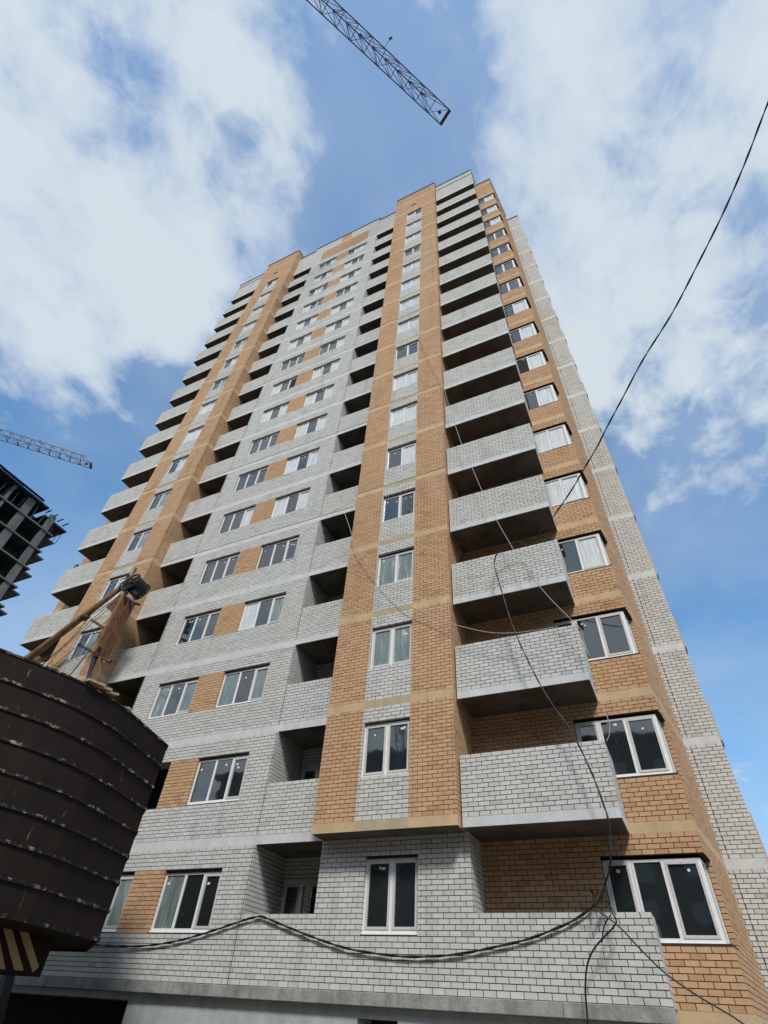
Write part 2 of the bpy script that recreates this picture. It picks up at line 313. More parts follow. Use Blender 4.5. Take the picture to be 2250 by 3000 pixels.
# side wall of the corner bay: runs back from the street corner, a little splayed
SO = (9.48, YC); SE = (9.98, 4.45); sl = math.hypot(SE[0] - SO[0], SE[1] - SO[1]); SU = ((SE[0] - SO[0]) / sl, (SE[1] - SO[1]) / sl); SN = (-SU[1], SU[0])
gaps = {2: .0, 5: .02, 7: .025, 10: .025, 13: .02, 16: .02}
win_specs = []
for k in range(0, 18):
    z0 = FH * k; zb = z0 + BH; zt = z0 + FH; gp = gaps.get(k, 0)
    kk = k + 1
    if k < 17:
        # main wall with two three-light windows and two loggias
        hl = (LW0, LW1, z0 + 1.15, z0 + 2.55); hr = (RW0, RW1, z0 + 1.15, z0 + 2.55)
        holes = [hl, hr, (LX0, LX1, z0 + 1.52, zt + .1), (MX(LX1), MX(LX0), z0 + 1.52, zt + .1)]
        def colF(u, z, z0=z0): return 1 if (LW1 < u < RW0 and z0 + 1.15 < z < z0 + 2.55) else 0
        u0, u1 = PL1 + .0, (PR0 if k else 8.25)
        if k == 0: holes += [(2.2, 3.56, z0 + 1.15, z0 + 2.6), (4.81, 8.25, z0 + 1.52, zt + .1)]
        wall(F_O, X_, Yv, u0, u1, zb, zt, holes, colF, splits=(LW1, RW0, LX0 - .03, MX(LX0)), key=k, gap=gp)
        # loggia side walls and back walls
        for xx in (LX0,):
            wall((xx, 0), Yv, (-1, 0), .135, 1.5, zb, zt, col=lambda u, z: 0, key=k, front=False)
        wall((PL1, YP), Yv, (-1, 0), .135 if k else .6, 2.08, zb, zt, col=lambda u, z: 1, key=k, front=False) if k else None
        for a, b_ in ((LX0, LX1), (MX(LX1), MX(LX0))):
            wall((0, 1.5), X_, Yv, a + .01, b_, zb, zt, [(a + .06, a + 1.9, z0 + .25, z0 + 2.46)], col=lambda u, z: 0, key=k, front=False)
        # piers with the white window strip
        if k >= 1:
            for (a, b_, s0, s1) in ((PR0, PR1, SW0, SW1), (PL0, PL1, SL0, SL1)):
                ztop = z0 + 2.62
                def colP(u, z, s0=s0, s1=s1, k=k, ztop=ztop): return 0 if (s0 < u < s1 and (k < 16 or z < ztop)) else 1
                wall(P_O, X_, Yv, a, b_, zb, zt, [(s0 + .03, s1, z0 + 1.19, z0 + 2.62)], colP, splits=(s0, s1), key=k, gap=gp)
            wall((PR1, YP), Yv, (-1, 0), .135, YC - YP, zb, zt, col=lambda u, z: 1, key=k, front=(k < 6))
            wall((PL0, YP), Yv, (1, 0), .135, YC - YP, zb, zt, col=lambda u, z: 1, key=k, front=False)
            # balcony parapets, right and left stacks
            for a, b_ in ((BA0, BA1), (BL0, BL1)):
                wall(B_O, X_, Yv, a, b_, z0 + .2, z0 + 1.55, col=lambda u, z: 0, key=k)
            wall((BA1, YB), Yv, (-1, 0), .135, YC - YB, z0 + .2, z0 + 1.55, key=k)
            wall((BL0, YB), Yv, (1, 0), .135, YC - YB, z0 + .2, z0 + 1.55, key=k, front=False)
            wall(C_O, X_, Yv, BL0 - 1.32, PL0, zb, zt, col=lambda u, z: 1, key=k, front=False)
        else:
            wall((4.81, 0), Yv, (-1, 0), .135, YC, z0 + 1.55, zt, key=k)
            wall((8.25, 0), Yv, (-1, 0), .135, YC, zb, z0 + 1.52, key=k)
        # corner bay: back of the balcony, front and splayed side with the wrap-round window
        ho = [(7.44, 9.6, z0 + 1.17, z0 + 2.6), (7.44, 8.03, z0 + .22, z0 + 1.3)]
        wall(C_O, X_, Yv, PR1 if k else 4.81, SO[0], zb, zt, ho, col=lambda u, z: 1, key=k)
        wall(SO, SU, SN, .135, sl, zb, zt, [(-.2, .72, z0 + 1.17, z0 + 2.6)], col=lambda u, z: 1, key=k)
        # recessed white wall and the side beyond
        wall((0, SE[1]), X_, Yv, SE[0] - .05, 10.93, zb, zt, key=k, splits=(10.1,))
        wall((10.93, SE[1]), Yv, (-1, 0), .135, 9, zb, zt, key=k, front=False)
    else:
        def colT(u, z): return 1 if (-7.1 < u < -2.1 and z > z0 + .4) else 0
        wall(F_O, X_, Yv, PL1, PR0, zb, zt, (), colT, splits=(-7.1, -2.1), key=k)
        for (a, b_) in ((PR0, PR1), (PL0, PL1)):
            wall(P_O, X_, Yv, a, b_, zb, zt, [(a + 1.55, a + 2.0, z0 + 1.35, z0 + 1.6)], lambda u, z: 1, key=k)
        wall((PR1, YP), Yv, (-1, 0), .135, YC - YP, zb, zt, col=lambda u, z: 1, key=k)
        wall((PL1, YP), Yv, (-1, 0), .135, .58, zb, zt, col=lambda u, z: 1, key=k)
        for a, b_ in ((BA0, BA1), (BL0, BL1)): wall(B_O, X_, Yv, a, b_, z0 + .2, zt, key=k)
        wall((BA1, YB), Yv, (-1, 0), .135, YC - YB, z0 + .2, zt, key=k)
        wall(C_O, X_, Yv, BA1, SO[0], zb, zt, col=lambda u, z: 1, key=k)
        wall(SO, SU, SN, .135, sl, zb, zt, col=lambda u, z: 1, key=k)
        wall((0, SE[1]), X_, Yv, SE[0] - .05, 10.93, zb, zt - .3, key=k)
        wall((10.93, SE[1]), Yv, (-1, 0), .135, 9, zb, zt - .3, key=k, front=False)
for k in range(17):
    zb = FH * k + BH
    for x in (LX0 - .03, MX(LX0 - .03)): m = BMB(); m.box(x - .008, x + .008, -.004, .02, zb, FH * k + 3 - .004, MORT); m.build('expansion_joint')
    m = BMB(); m.box(10.114, 10.124, SE[1] - .004, SE[1] + .02, zb, FH * k + 3 - .004, MORT); m.build('expansion_joint')
# parapets over the eighteenth band
pz = 54.0 + BH
wall(F_O, X_, Yv, -8.2, -1.1, pz, 55.85, (), lambda u, z: 1 if -5.2 < u < -4.1 else 0, splits=(-5.2, -4.1), key=18)
wall(F_O, X_, Yv, -1.09, PR0, pz, 55.3, key=18); wall(F_O, X_, Yv, PL1, -8.21, pz, 55.3, key=18)
for a, b_ in ((PR0, PR1), (PL0, PL1)): wall(P_O, X_, Yv, a, b_, pz, 56.2, col=lambda u, z: 1, key=18)
wall((PR1, YP), Yv, (-1, 0), .135, 3, pz, 56.2, col=lambda u, z: 1, key=18); wall((PL1, YP), Yv, (-1, 0), .135, 3, pz, 56.2, col=lambda u, z: 1, key=18)
wall((PR0, YP), Yv, (1, 0), .135, 3, pz, 56.2, col=lambda u, z: 1, key=18, front=False)
for a, b_, t in ((BA0, BA1, 55.3), (BL0, BL1, 54.9)): wall(B_O, X_, Yv, a, b_, pz, t, key=18)
wall((BA1, YB), Yv, (-1, 0), .135, YC - YB, pz, 55.3, key=18)
wall(C_O, X_, Yv, BA1, SO[0], pz, 54.9, col=lambda u, z: 1, key=18); wall(SO, SU, SN, .135, sl, pz, 54.9, col=lambda u, z: 1, key=18)
for k, b in sorted(back.items()):
    b.build('wall')
# --- bricks as geometry
A = np.array(BR, float); nb = len(A)
def corners(A, dj):
    O = A[:, 0:2]; U = A[:, 2:4]; Nn = A[:, 4:6]
    V = np.zeros((len(A), 8, 3)); idx = 0
    for (uu, dd, zz) in ((6, 0, 8), (7, 0, 8), (7, 1, 8), (6, 1, 8), (6, 0, 9), (7, 0, 9), (7, 1, 9), (6, 1, 9)):
        d = (dj if dd == 0 else np.full(len(A), .108))
        V[:, idx, :2] = O + U * A[:, uu:uu + 1] + Nn * d[:, None]; V[:, idx, 2] = A[:, zz]; idx += 1
    return V
dj = rng.uniform(-.002, .003, nb)
V = corners(A, dj)
def project(P):
    c = (P - CAM) @ RW.T
    with np.errstate(all='ignore'):
        return np.stack([1125 + FPX * c[..., 0] / c[..., 2], 1500 + FPX * c[..., 1] / c[..., 2]], -1), c[..., 2]
S, D = project(V[:, [0, 1, 5, 4], :])
area = .5 * np.abs((S[:, 2, 0] - S[:, 0, 0]) * (S[:, 3, 1] - S[:, 1, 1]) - (S[:, 3, 0] - S[:, 1, 0]) * (S[:, 2, 1] - S[:, 0, 1]))
cen = S.mean(1); ok = (cen[:, 0] > 20) & (cen[:, 0] < 2235) & (cen[:, 1] > 0) & (cen[:, 1] < 2985) & (D.min(1) > 0) & (A[:, 11] > 0) & (A[:, 8] < 12)
# hidden behind the ground floor parapet
ok &= ~((A[:, 1] == YC) & (A[:, 6] < 8.3) & (A[:, 8] < 1.6))
area = np.where(ok, area, 0)
order = np.argsort(-area)[:300]
single = np.zeros(nb, bool); single[order] = True
FACES = np.array([(0, 1, 5, 4), (0, 3, 2, 1), (4, 5, 6, 7), (1, 2, 6, 5), (3, 0, 4, 7)])
def brick_mesh(name, V, cols, tones, origin):
    n = len(V); me = bpy.data.meshes.new(name)
    me.vertices.add(n * 8); me.vertices.foreach_set('co', (V - origin).reshape(-1).astype(np.float32))
    F = (FACES[None] + 8 * np.arange(n)[:, None, None]).reshape(-1)
    me.loops.add(len(F)); me.loops.foreach_set('vertex_index', F.astype(np.int32))
    me.polygons.add(n * 5); me.polygons.foreach_set('loop_start', (np.arange(n * 5) * 4).astype(np.int32))
    for m in (WB, OB): me.materials.append(m)
    me.polygons.foreach_set('material_index', np.repeat(cols, 5).astype(np.int32))
    if tones is not None:
        at_ = me.attributes.new('tone', 'FLOAT', 'FACE'); at_.data.foreach_set('value', np.repeat(tones, 5).astype(np.float32))
    me.update(calc_edges=True); me.shade_flat(); return me
tones = rng.random(nb)
rest = ~single
o = link('brickwork', brick_mesh('brickwork', V[rest], A[rest, 10], tones[rest], np.array(B0.location)), B0); tag(o, kind='stuff')
cache = {}
for i in np.where(single)[0]:
    c0 = V[i, 0]; key = (round(A[i, 7] - A[i, 6], 3), round(A[i, 9] - A[i, 8], 4), A[i, 2], A[i, 4], A[i, 10])
    if key not in cache: cache[key] = brick_mesh('brick', V[i:i + 1], A[i:i + 1, 10], None, c0)
    link('brick', cache[key], B0, Vector(c0) - BINV)
# --- floor bands, slabs
def part(name, *box, **kw): m = BMB(); m.box(*box); return m.build(name, **kw)
for k in range(1, 19):
    z0 = FH * k
    part('floor_band', PL1 + .002, PR0 - .002, .004, 1.62, z0, z0 + BH - .001, BAND)
    for (a, b_, s0, s1) in ((PR0, PR1, SW0, SW1), (PL0, PL1, SL0, SL1)):
        part('floor_band', a, s0, YP + .003, 1.6, z0 + .0015, z0 + BH, BEIGE); part('floor_band', s0, s1, YP + .001, 1.59, z0 + .0015, z0 + BH, BEIGE2 if k < 14 else BEIGE); part('floor_band', s1, b_, YP + .003, 1.6, z0 + .0015, z0 + BH, BEIGE)
    part('floor_band', BA1 if k > 1 else PR1, SO[0] - .002, YC + .003, 2.5, z0 + .003, z0 + BH, BEIGE)
    m = BMB(); m.obox(SO, SU, SN, .0, sl - .01, .004, .5, z0 + .004, z0 + BH - .001, BEIGE); m.build('floor_band')
    part('floor_band', SE[0], 10.925, SE[1] + .003, 8, z0 + .002 - (.3 if k == 18 else 0), z0 + BH - (.3 if k == 18 else 0), BAND)
    part('floor_band', BL0 - 1.32, PL0, YC + .004, 2, z0 + .003, z0 + BH, BEIGE)
for k in range(1, 18):
    z0 = FH * k
    for a, b_ in ((BA0, BA1), (BL0, BL1)):
        m = BMB(); m.box(a - .0, b_, YB + .002, YC - .004, z0 - .004, z0 + .2 - .002, BAND)
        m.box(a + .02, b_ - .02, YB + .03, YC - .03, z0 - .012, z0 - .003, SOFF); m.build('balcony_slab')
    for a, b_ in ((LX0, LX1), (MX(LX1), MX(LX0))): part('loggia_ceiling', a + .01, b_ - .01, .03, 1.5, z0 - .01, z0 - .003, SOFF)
m = BMB()                                    # underside of the hanging piers and balcony pocket ceiling
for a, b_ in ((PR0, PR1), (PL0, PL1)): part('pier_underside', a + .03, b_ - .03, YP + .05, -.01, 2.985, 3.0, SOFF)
m = BMB(); m.box(PR1 + .01, BA1, 0, YC - .01, .1, .215, CONC); m.box(LX0, LX1, .12, 1.5, .1, .215, CONC); m.build('floor')
# core, near-black fill added inside the house to stop light
m = BMB()
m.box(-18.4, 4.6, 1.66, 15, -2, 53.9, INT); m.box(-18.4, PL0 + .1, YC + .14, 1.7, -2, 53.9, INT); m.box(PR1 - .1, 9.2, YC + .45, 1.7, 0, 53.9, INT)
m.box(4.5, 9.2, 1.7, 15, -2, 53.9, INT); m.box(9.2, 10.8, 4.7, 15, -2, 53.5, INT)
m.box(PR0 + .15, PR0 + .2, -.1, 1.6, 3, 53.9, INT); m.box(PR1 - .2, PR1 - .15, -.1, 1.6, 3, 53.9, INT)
m.build('light_block')
m = BMB(); m.box(PL0 + .1, PR1 - .1, .15, 14, 54.02, 54.2, CONC); m.box(PR1, BA1 - .05, YB + .15, YC + .15, 54.02, 54.19, CONC); m.box(PR1, 9.4, YC + .15, 14, 54.02, 54.18, CONC); m.box(BL0 + .05, PL0, YB + .15, YC + .15, 54.02, 54.19, CONC); m.box(-18.4, PL0, YC + .15, 14, 54.02, 54.18, CONC); m.build('roof')
# coping strips
cp = .05
for a, b_, y, z in ((-8.2, -1.1, 0, 55.85), (-1.1, PR0, 0, 55.3), (PL1, -8.2, 0, 55.3), (PR0, PR1, YP, 56.2), (PL0, PL1, YP, 56.2), (BA0, BA1, YB, 55.3), (BL0, BL1, YB, 54.9), (BA1, SO[0] + .03, YC, 54.9), (SE[0], 10.93, SE[1], 53.7)):
    part('coping', a - .03, b_ + .03, y - cp, y + .2, z + .002, z + .10, CAPM)
for x, y0_, y1_, z in ((PR1, YP, 3, 56.2), (PL1, YP, 3, 56.2), (BA1, YB, YC, 55.3), (10.93, SE[1], 13, 53.7)): part('coping', x - .14, x + cp, y0_ + .2, y1_, z + .003, z + .10, CAPM)
m = BMB(); m.obox(SO, SU, SN, .2, sl, -cp, .2, 54.903, 55.0, CAPM)
m.build('coping')
# side balconies of the far corner (orange parapets with dark undersides)
for k in range(1, 17):
    m = BMB(); z0 = FH * k; m.box(10.935, 10.985, 4.62, 8.5, z0 + .12, z0 + 1.25, OB); m.box(10.935, 10.995, 4.6, 8.52, z0, z0 + .115, SOFF); m.build('side_balcony')
# plinth: concrete edge beam, basement wall with its opening
m = BMB(); segs = [PL1 - 1, -5.6, -1.2, 2.9, 6.4, 8.27]
m2 = BMB()
for i in range(5): m2 = BMB(); m2.box(segs[i] + .004, segs[i + 1] - .004, -.03 - .006 * (i % 2), .135, 0, .212, CONC); m2.build('edge_beam', bevel=.012)
m = BMB(); m.box(8.2, SO[0], YC + .002, 2, -.02, BH, BEIGE); m.obox(SO, SU, SN, 0, sl, .003, .4, -.02, BH - .002, BEIGE); m.box(SE[0], 10.93, SE[1] + .01, 6, -2, BH, BAND)
m.box(8.2, SO[0] - .02, YC + .03, 2, -2, -.022, PLAS); m.build('plinth_band')
m = BMB(); m.box(-4.1, 2.2, .14, 1.6, -2, -.003, PLAS); m.box(2.2, 3.1, .14, 1.6, -.18, -.003, PLAS); m.box(3.1, 8.2, .14, 1.6, -2, -.003, PLAS); m.box(-13, -4.1, .14, 1.6, -.14, -.003, PLAS)
m.box(2.2, 3.1, .8, 1.6, -2, -.18, INT); m.box(-13, -5, 4, 4.2, -2, -.1, INT); m.build('basement_wall')
# ------------------------------------------------------------------ windows
pane_cache = {}
def pane_mesh(w_, h_, m):
    key = (round(w_, 3), round(h_, 3), m.name)
    if key not in pane_cache: b = MB(); b.box(0, w_, -.006, .006, 0, h_, m); pane_cache[key] = b.mesh('pane')
    return pane_cache[key]
stm = MB().box(0, .075, -.003, 0, 0, .055, STK).mesh('sticker'); st2 = MB().tube([(0.03, 0, .03), (0.03, -.003, .03)], .028, STK, n=10).mesh('sticker')
frame_cache = {}
def frame_mesh(w_, h_, lights, sash, post):
    key = (round(w_, 3), round(h_, 3), tuple(lights), tuple(sash), post)
    if key in frame_cache: return frame_cache[key]
    b = MB(); fo = .05
    b.box(0, w_, -.03, .05, -.0, fo + .02, FRM); b.box(0, w_, -.03, .05, h_ - fo, h_, FILMED)
    b.box(-.0, fo, -.031, .05, fo + .02, h_ - fo, FRM); b.box(w_ - fo, w_, -.031, .05, fo + .02, h_ - fo, FRM)
    for i in range(1, len(lights)):
        x = lights[i][0]; b.box(x - .035, x + .035, -.032, .05, fo + .02, h_ - fo, FRM)
    for (x0, x1), s_ in zip(lights, sash):
        a = x0 + (fo if x0 < .01 else .035); c = x1 - (fo if x1 > w_ - .01 else .035)
        if s_:
            t = .05
            b.box(a, c, -.045, .03, fo + .02, fo + .02 + t, FILMED); b.box(a, c, -.045, .03, h_ - fo - t, h_ - fo, FILMED)
            b.box(a, a + t, -.044, .03, fo + .02 + t, h_ - fo - t, FILMED); b.box(c - t, c, -.044, .03, fo + .02 + t, h_ - fo - t, FILMED)
    b.box(-.01, w_ + .01, -.075, -.02, -.03, -.002, FRM)
    frame_cache[key] = b.mesh('frame'); return frame_cache[key]
def window(name, x, y, z, w_, h_, lights, sash, kinds, rz=0, gapseal=True, stick=True, label=None, hgap=.11):
    e = bpy.data.objects.new(name, None); COL.objects.link(e); e.parent = B0; e.location = Vector((x, y, z)) - BINV; e.rotation_euler.z = rz; e.empty_display_size = .1
    if label: e['label'] = label
    hh = h_ - hgap
    link('frame', frame_mesh(w_, hh, lights, sash, 0), e)
    if gapseal:
        b = MB(); b.box(0, w_, .02, .06, hh, h_ + .02, SEAL); link('seal', b.mesh('seal'), e)
    for (x0, x1), s_, kd in zip(lights, sash, kinds):
        if kd == 'open': continue
        a = x0 + (.05 if x0 < .01 else .035) + (.05 if s_ else 0); c = x1 - (.05 if x1 > w_ - .01 else .035) - (.05 if s_ else 0)
        zz = .07 + (.05 if s_ else 0); zh = hh - .05 - (.05 if s_ else 0) - zz
        pn = link('pane', pane_mesh(c - a, zh, {'g': GLS, 't': FILMT, 'w': FILMW, 'd': INT}[kd]), e, (a, -.005 if s_ else .0, zz))  # kind d: black sheet painted for the dark room behind a missing pane
        if stick:
            nst = random.choice((0, 1, 1, 2)) if kd == 'g' else random.choice((0, 0, 1))
            for q_ in range(nst):
                so = link('sticker', random.choice((stm, stm, st2)), e, (a + random.uniform(.03, max(.04, c - a - .12)), -.014 - (.005 if s_ else 0), zz + zh - random.uniform(.1, .3)))
                so.rotation_euler.y = random.uniform(-.1, .1)
    return e
def lightsof(w_, fr):
    xs = [0]; 
    for f in fr: xs.append(xs[-1] + f * w_)
    return [(xs[i], xs[i + 1]) for i in range(len(fr))]
K = lambda s: list(s)
leftk = ['', 'ggg', 'tgt', 'ggg', 'ggg', 'ggw', 'ggg', 'ggg', 'wgw', 'wgd', 'ggg', 'wgw', 'wgw', 'wgg', 'gwg', 'wgw', 'ggw']
leftk[0] = 'ttt'
rightk = ['tgg', 'ggg', 'tgt', 'wgt', 'ggg', 'wgw', 'wgw', 'wgw', 'wgw', 'wgw', 'ggw', 'wgw', 'wgw', 'ggw', 'wgw', 'wgg', 'gww']
pierk = ['tt', 'gg', 'tt', 'tt', 'gg', 'gw', 'ww', 'ww', 'gg', 'ww', 'ww', 'ww', 'ww', 'gg', 'ww', 'ww', 'wg']
for k in range(17):
    z0 = FH * k
    if k != 1: window('window', LW0, .125, z0 + 1.17, LW1 - LW0, 1.38, lightsof(LW1 - LW0, (.33, .34, .33)), (0, 0, 1), K(leftk[k]))
    window('window', RW0, .125, z0 + 1.17, RW1 - RW0, 1.38, lightsof(RW1 - RW0, (.36, .33, .31)), (0, 0, 1), K(rightk[k]))
    if k == 0: window('window', 2.2, .125, z0 + 1.17, 1.36, 1.43, lightsof(1.36, (.5, .5)), (1, 1), K('gg'), hgap=.03)
    else:
        window('window', SW0 + .03, YP + .125, z0 + 1.21, SW1 - SW0 - .03, 1.41, lightsof(SW1 - SW0 - .03, (.5, .5)), (1, 1) if k < 3 else (0, 1), K(pierk[k]), hgap=.05 if k < 3 else .1)
        window('window', SL0 + .03, YP + .125, z0 + 1.21, SL1 - SL0 - .03, 1.41, lightsof(SL1 - SL0 - .03, (.5, .5)), (0, 1), K(random.choice(('gw', 'ww', 'ww', 'gt'))), hgap=.1)
    # balcony door + corner window
    ck = ['gg', 'gg', 'gg', 'gw', 'ww', 'ww', 'gw', 'dw', 'gw', 'gw', 'gg', 'gg', 'gg', 'gg', 'gw', 'gw', 'gw'][k]
    window('balcony_door', 7.46, YC + .1, z0 + .24, .57, 2.33, lightsof(.57, (1.0,)), (1,), K('g'), gapseal=False, hgap=.02)
    window('window', 8.035, YC + .1, z0 + 1.17, 1.33, 1.40, lightsof(1.33, (.46, .54)), (0, 1), K(ck), gapseal=False, hgap=.03)
    # corner post and return light
    e = bpy.data.objects.new('corner_window_return', None); COL.objects.link(e); e.parent = B0; e.empty_display_size = .1
    e.location = Vector((SO[0] - .10, YC + .1, z0 + 1.17)) - BINV; e.rotation_euler.z = math.atan2(SU[1], SU[0])
    b = MB(); H_ = 1.37; b.box(-.02, .06, -.0, .08, 0, H_, FRM); b.box(.06, .60, .0, .07, 0, .08, FRM); b.box(.06, .60, .0, .07, H_ - .06, H_, FRM); b.box(.53, .60, .001, .07, .08, H_ - .06, FRM)
    b.box(.25, .30, -.004, .06, .08, H_ - .06, FILMED)
    link('frame', b.mesh('frame'), e); link('pane', pane_mesh(.19, H_ - .14, GLS), e, (.06, .03, .08)); link('pane', pane_mesh(.23, H_ - .14, GLS), e, (.30, .03, .08))
# loggia doors and side lights in the first floors
dk = mat('weathered_door_frame', (.20, .20, .19), .6)
for k in range(4):
    z0 = FH * k
    window('loggia_door', LX0 + .07, 1.56, z0 + .25, 1.82, 2.2, lightsof(1.82, (.3, .35, .35)), (1, 1, 1), K('ggg'), gapseal=False, stick=False, hgap=.02)
# ------------------------------------------------------------------ brown steel tank in front
TC = (-4.99, -6.51); TR = 4.61; TZ0, TZ1 = .56, 4.12
def rust(name, c1, c2, splash, rough=.8, sc_=1.0, msc=(7, 7, 1.5)):
    m = bpy.data.materials.new(name); m.use_nodes = True; t = m.node_tree; b = t.nodes['Principled BSDF']; lk = t.links.new
    geo = N(t, 'ShaderNodeNewGeometry')
    nz = N(t, 'ShaderNodeTexNoise'); nz.inputs['Scale'].default_value = 1.4 * sc_; nz.inputs['Detail'].default_value = 8; lk(geo.outputs['Position'], nz.inputs['Vector'])
    mr1 = N(t, 'ShaderNodeMapRange'); mr1.inputs[1].default_value = .35; mr1.inputs[2].default_value = .7; lk(nz.outputs[0], mr1.inputs[0])
    mx1 = N(t, 'ShaderNodeMix', data_type='RGBA'); lk(mr1.outputs[0], mx1.inputs[0]); mx1.inputs[6].default_value = (*c1, 1); mx1.inputs[7].default_value = (*c2, 1)
    mp = N(t, 'ShaderNodeMapping'); mp.inputs['Scale'].default_value = msc; lk(geo.outputs['Position'], mp.inputs[0])
    n2 = N(t, 'ShaderNodeTexNoise'); n2.inputs['Scale'].default_value = 1; n2.inputs['Detail'].default_value = 9; n2.inputs['Roughness'].default_value = .7; lk(mp.outputs[0], n2.inputs['Vector'])
    mr2 = N(t, 'ShaderNodeMapRange'); mr2.inputs[1].default_value = splash; mr2.inputs[2].default_value = splash + .09; lk(n2.outputs[0], mr2.inputs[0])
    mx2 = N(t, 'ShaderNodeMix', data_type='RGBA'); lk(mr2.outputs[0], mx2.inputs[0]); lk(mx1.outputs[2], mx2.inputs[6]); mx2.inputs[7].default_value = (.34, .31, .25, 1)
    lk(mx2.outputs[2], b.inputs['Base Color']); b.inputs['Roughness'].default_value = rough; b.inputs['Specular IOR Level'].default_value = .25
    bp = N(t, 'ShaderNodeBump'); bp.inputs['Strength'].default_value = .4; bp.inputs['Distance'].default_value = .02; lk(n2.outputs[0], bp.inputs['Height']); lk(bp.outputs[0], b.inputs['Normal'])
    return m
SHELL = rust('brown_painted_steel', (.011, .0075, .005), (.020, .011, .008), .64)
RIB = rust('mortar_splashed_steel_rib', (.013, .010, .008), (.022, .016, .012), .54, sc_=2, msc=(5, 5, 7))
T = root('steel_tank', (TC[0], TC[1], -2), 'huge dark brown steel tank with hoop ribs and mortar splashes at the lower left', 'tank')
ph = math.radians(-2.36); OUTL = []
for i_ in range(10):                         # ten flat sides, the corner nearest the street rolled round
    p_ = [np.array([math.cos(ph + 2 * math.pi * (i_ + d_) / 10), math.sin(ph + 2 * math.pi * (i_ + d_) / 10)]) for d_ in (-1, 0, 1)]
    if i_ in (0, 9):
        c_ = .40 if i_ == 0 else .3
        for t_ in (0, .2, .4, .6, .8, 1):
            OUTL.append((1 - t_) ** 2 * (p_[1] + (p_[0] - p_[1]) * c_) + 2 * t_ * (1 - t_) * p_[1] + t_ ** 2 * (p_[1] + (p_[2] - p_[1]) * c_))
    else: OUTL.append(p_[1])
NS = len(OUTL)
def ringpt(r, i, z): p_ = OUTL[i % NS]; return (r * p_[0], r * p_[1], z + 2)
zr = [TZ1 - .02] + [TZ1 - .47 - .443 * i for i in range(7)] + [TZ0]
for j in range(8):                           # each strake its own plate ring, lapped a little
    m = MB(); r = TR - .008 * j
    for i in range(NS):
        a, b_, c, d = ringpt(r, i, zr[j + 1]), ringpt(r, i + 1, zr[j + 1]), ringpt(r, i + 1, zr[j]), ringpt(r, i, zr[j])
        m.poly([a, b_, c, d], SHELL)
        ri = r - .02; m.poly([ringpt(ri, i, zr[j]), ringpt(ri, i + 1, zr[j]), ringpt(ri, i + 1, zr[j + 1]), ringpt(ri, i, zr[j + 1])], SHELL)
        m.poly([d, c, ringpt(ri, i + 1, zr[j]), ringpt(ri, i, zr[j])], SHELL)
    m.build('shell_plate', T)
for j in range(9):
    m = MB(); z = zr[j]; hh = .024 if j else .018; ro = TR + (.03 if j else .02) - .008 * j
    for i in range(NS):
        a0, a1 = ringpt(ro, i, z - hh), ringpt(ro, i + 1, z - hh); b0, b1 = ringpt(ro, i, z + hh), ringpt(ro, i + 1, z + hh)
        c0, c1 = ringpt(TR - .09, i, z - hh), ringpt(TR - .09, i + 1, z - hh); d0, d1 = ringpt(TR - .09, i, z + hh), ringpt(TR - .09, i + 1, z + hh)
        m.poly([a0, a1, b1, b0], RIB); m.poly([c1, c0, d0, d1], RIB); m.poly([b0, b1, d1, d0], RIB); m.poly([a1, a0, c0, c1], RIB)
    m.build('hoop_rib', T)
m = MB(); m.poly([ringpt(TR - .03, i, TZ0 + .01) for i in range(NS)][::-1], SHELL); m.build('tank_floor', T)
m = MB(); m.tube([(-.8, 0, 0), (-.8, 0, 2.5)], 1.0, SHELL, n=20); m.build('support_column', T)
# striped carriage under the tank
STR = rust('worn_yellow_stripe_paint', (.40, .26, .13), (.46, .31, .16), .66)
m = MB(); XS = -2.3 - TC[0]; m.box(-2.0, XS, -2.8, -4.05 - TC[1], 2.0, 2.56, SHELL); m.build('carriage_box', T)
for quad in ([(9, 2719), (33, 2719), (68, 2844), (41, 2842)], [(57, 2730), (81, 2729), (113, 2832), (95, 2849)], [(-14, 2720), (-3, 2750), (15, 2840), (-10, 2838)], [(-50, 2715), (-27, 2715), (-20, 2836), (-40, 2836)]):
    m = MB(); P = [at(u, v, 0, -2.3) for u, v in quad]
    f = [(p[0] - TC[0] + .012, p[1] - TC[1], p[2] + 2) for p in P]; bk = [(p[0] - TC[0] + .001, p[1] - TC[1], p[2] + 2) for p in P]
    m.hexa([f[0], f[1], f[2], f[3], bk[0], bk[1], bk[2], bk[3]], STR); m.build('stripe', T)
# rubble lying on the tank's rim
WOOD = mat('weathered_timber', (.33, .24, .16), .9, nscale=12, namt=.35, bump=.4)
RUB = mat('dry_mortar_lump', (.26, .24, .21), .95, nscale=9, namt=.3, bump=.8)
def rim_xyz(u, v):
    p = at(u, v, 2, TZ1); return Vector((p[0] - .03, p[1], TZ1)), math.atan2(p[1] - TC[1], p[0] - TC[0])
def lump(name, pos, s, mt, lab, cat, seed, grp=None, rot=0, stretch=(1, 1, 1)):
    rn = random.Random(seed); bm = bmesh.new(); bmesh.ops.create_icosphere(bm, subdivisions=2, radius=s)
    for v_ in bm.verts:
        v_.co *= rn.uniform(.75, 1.15); v_.co.x *= stretch[0]; v_.co.y *= stretch[1]; v_.co.z *= stretch[2]
    me = bpy.data.meshes.new(name); bm.to_mesh(me); bm.free(); me.materials.append(mt); o = link(name, me, None, pos); o.rotation_euler.z = rot
    return tag(o, lab, cat, grp)
p, a = rim_xyz(403, 2118); lump('mortar_lump', p + Vector((0, 0, .07)), .07, RUB, 'small square lump of mortar on the tank rim nearest the white wall', 'rubble', 1, rot=a)
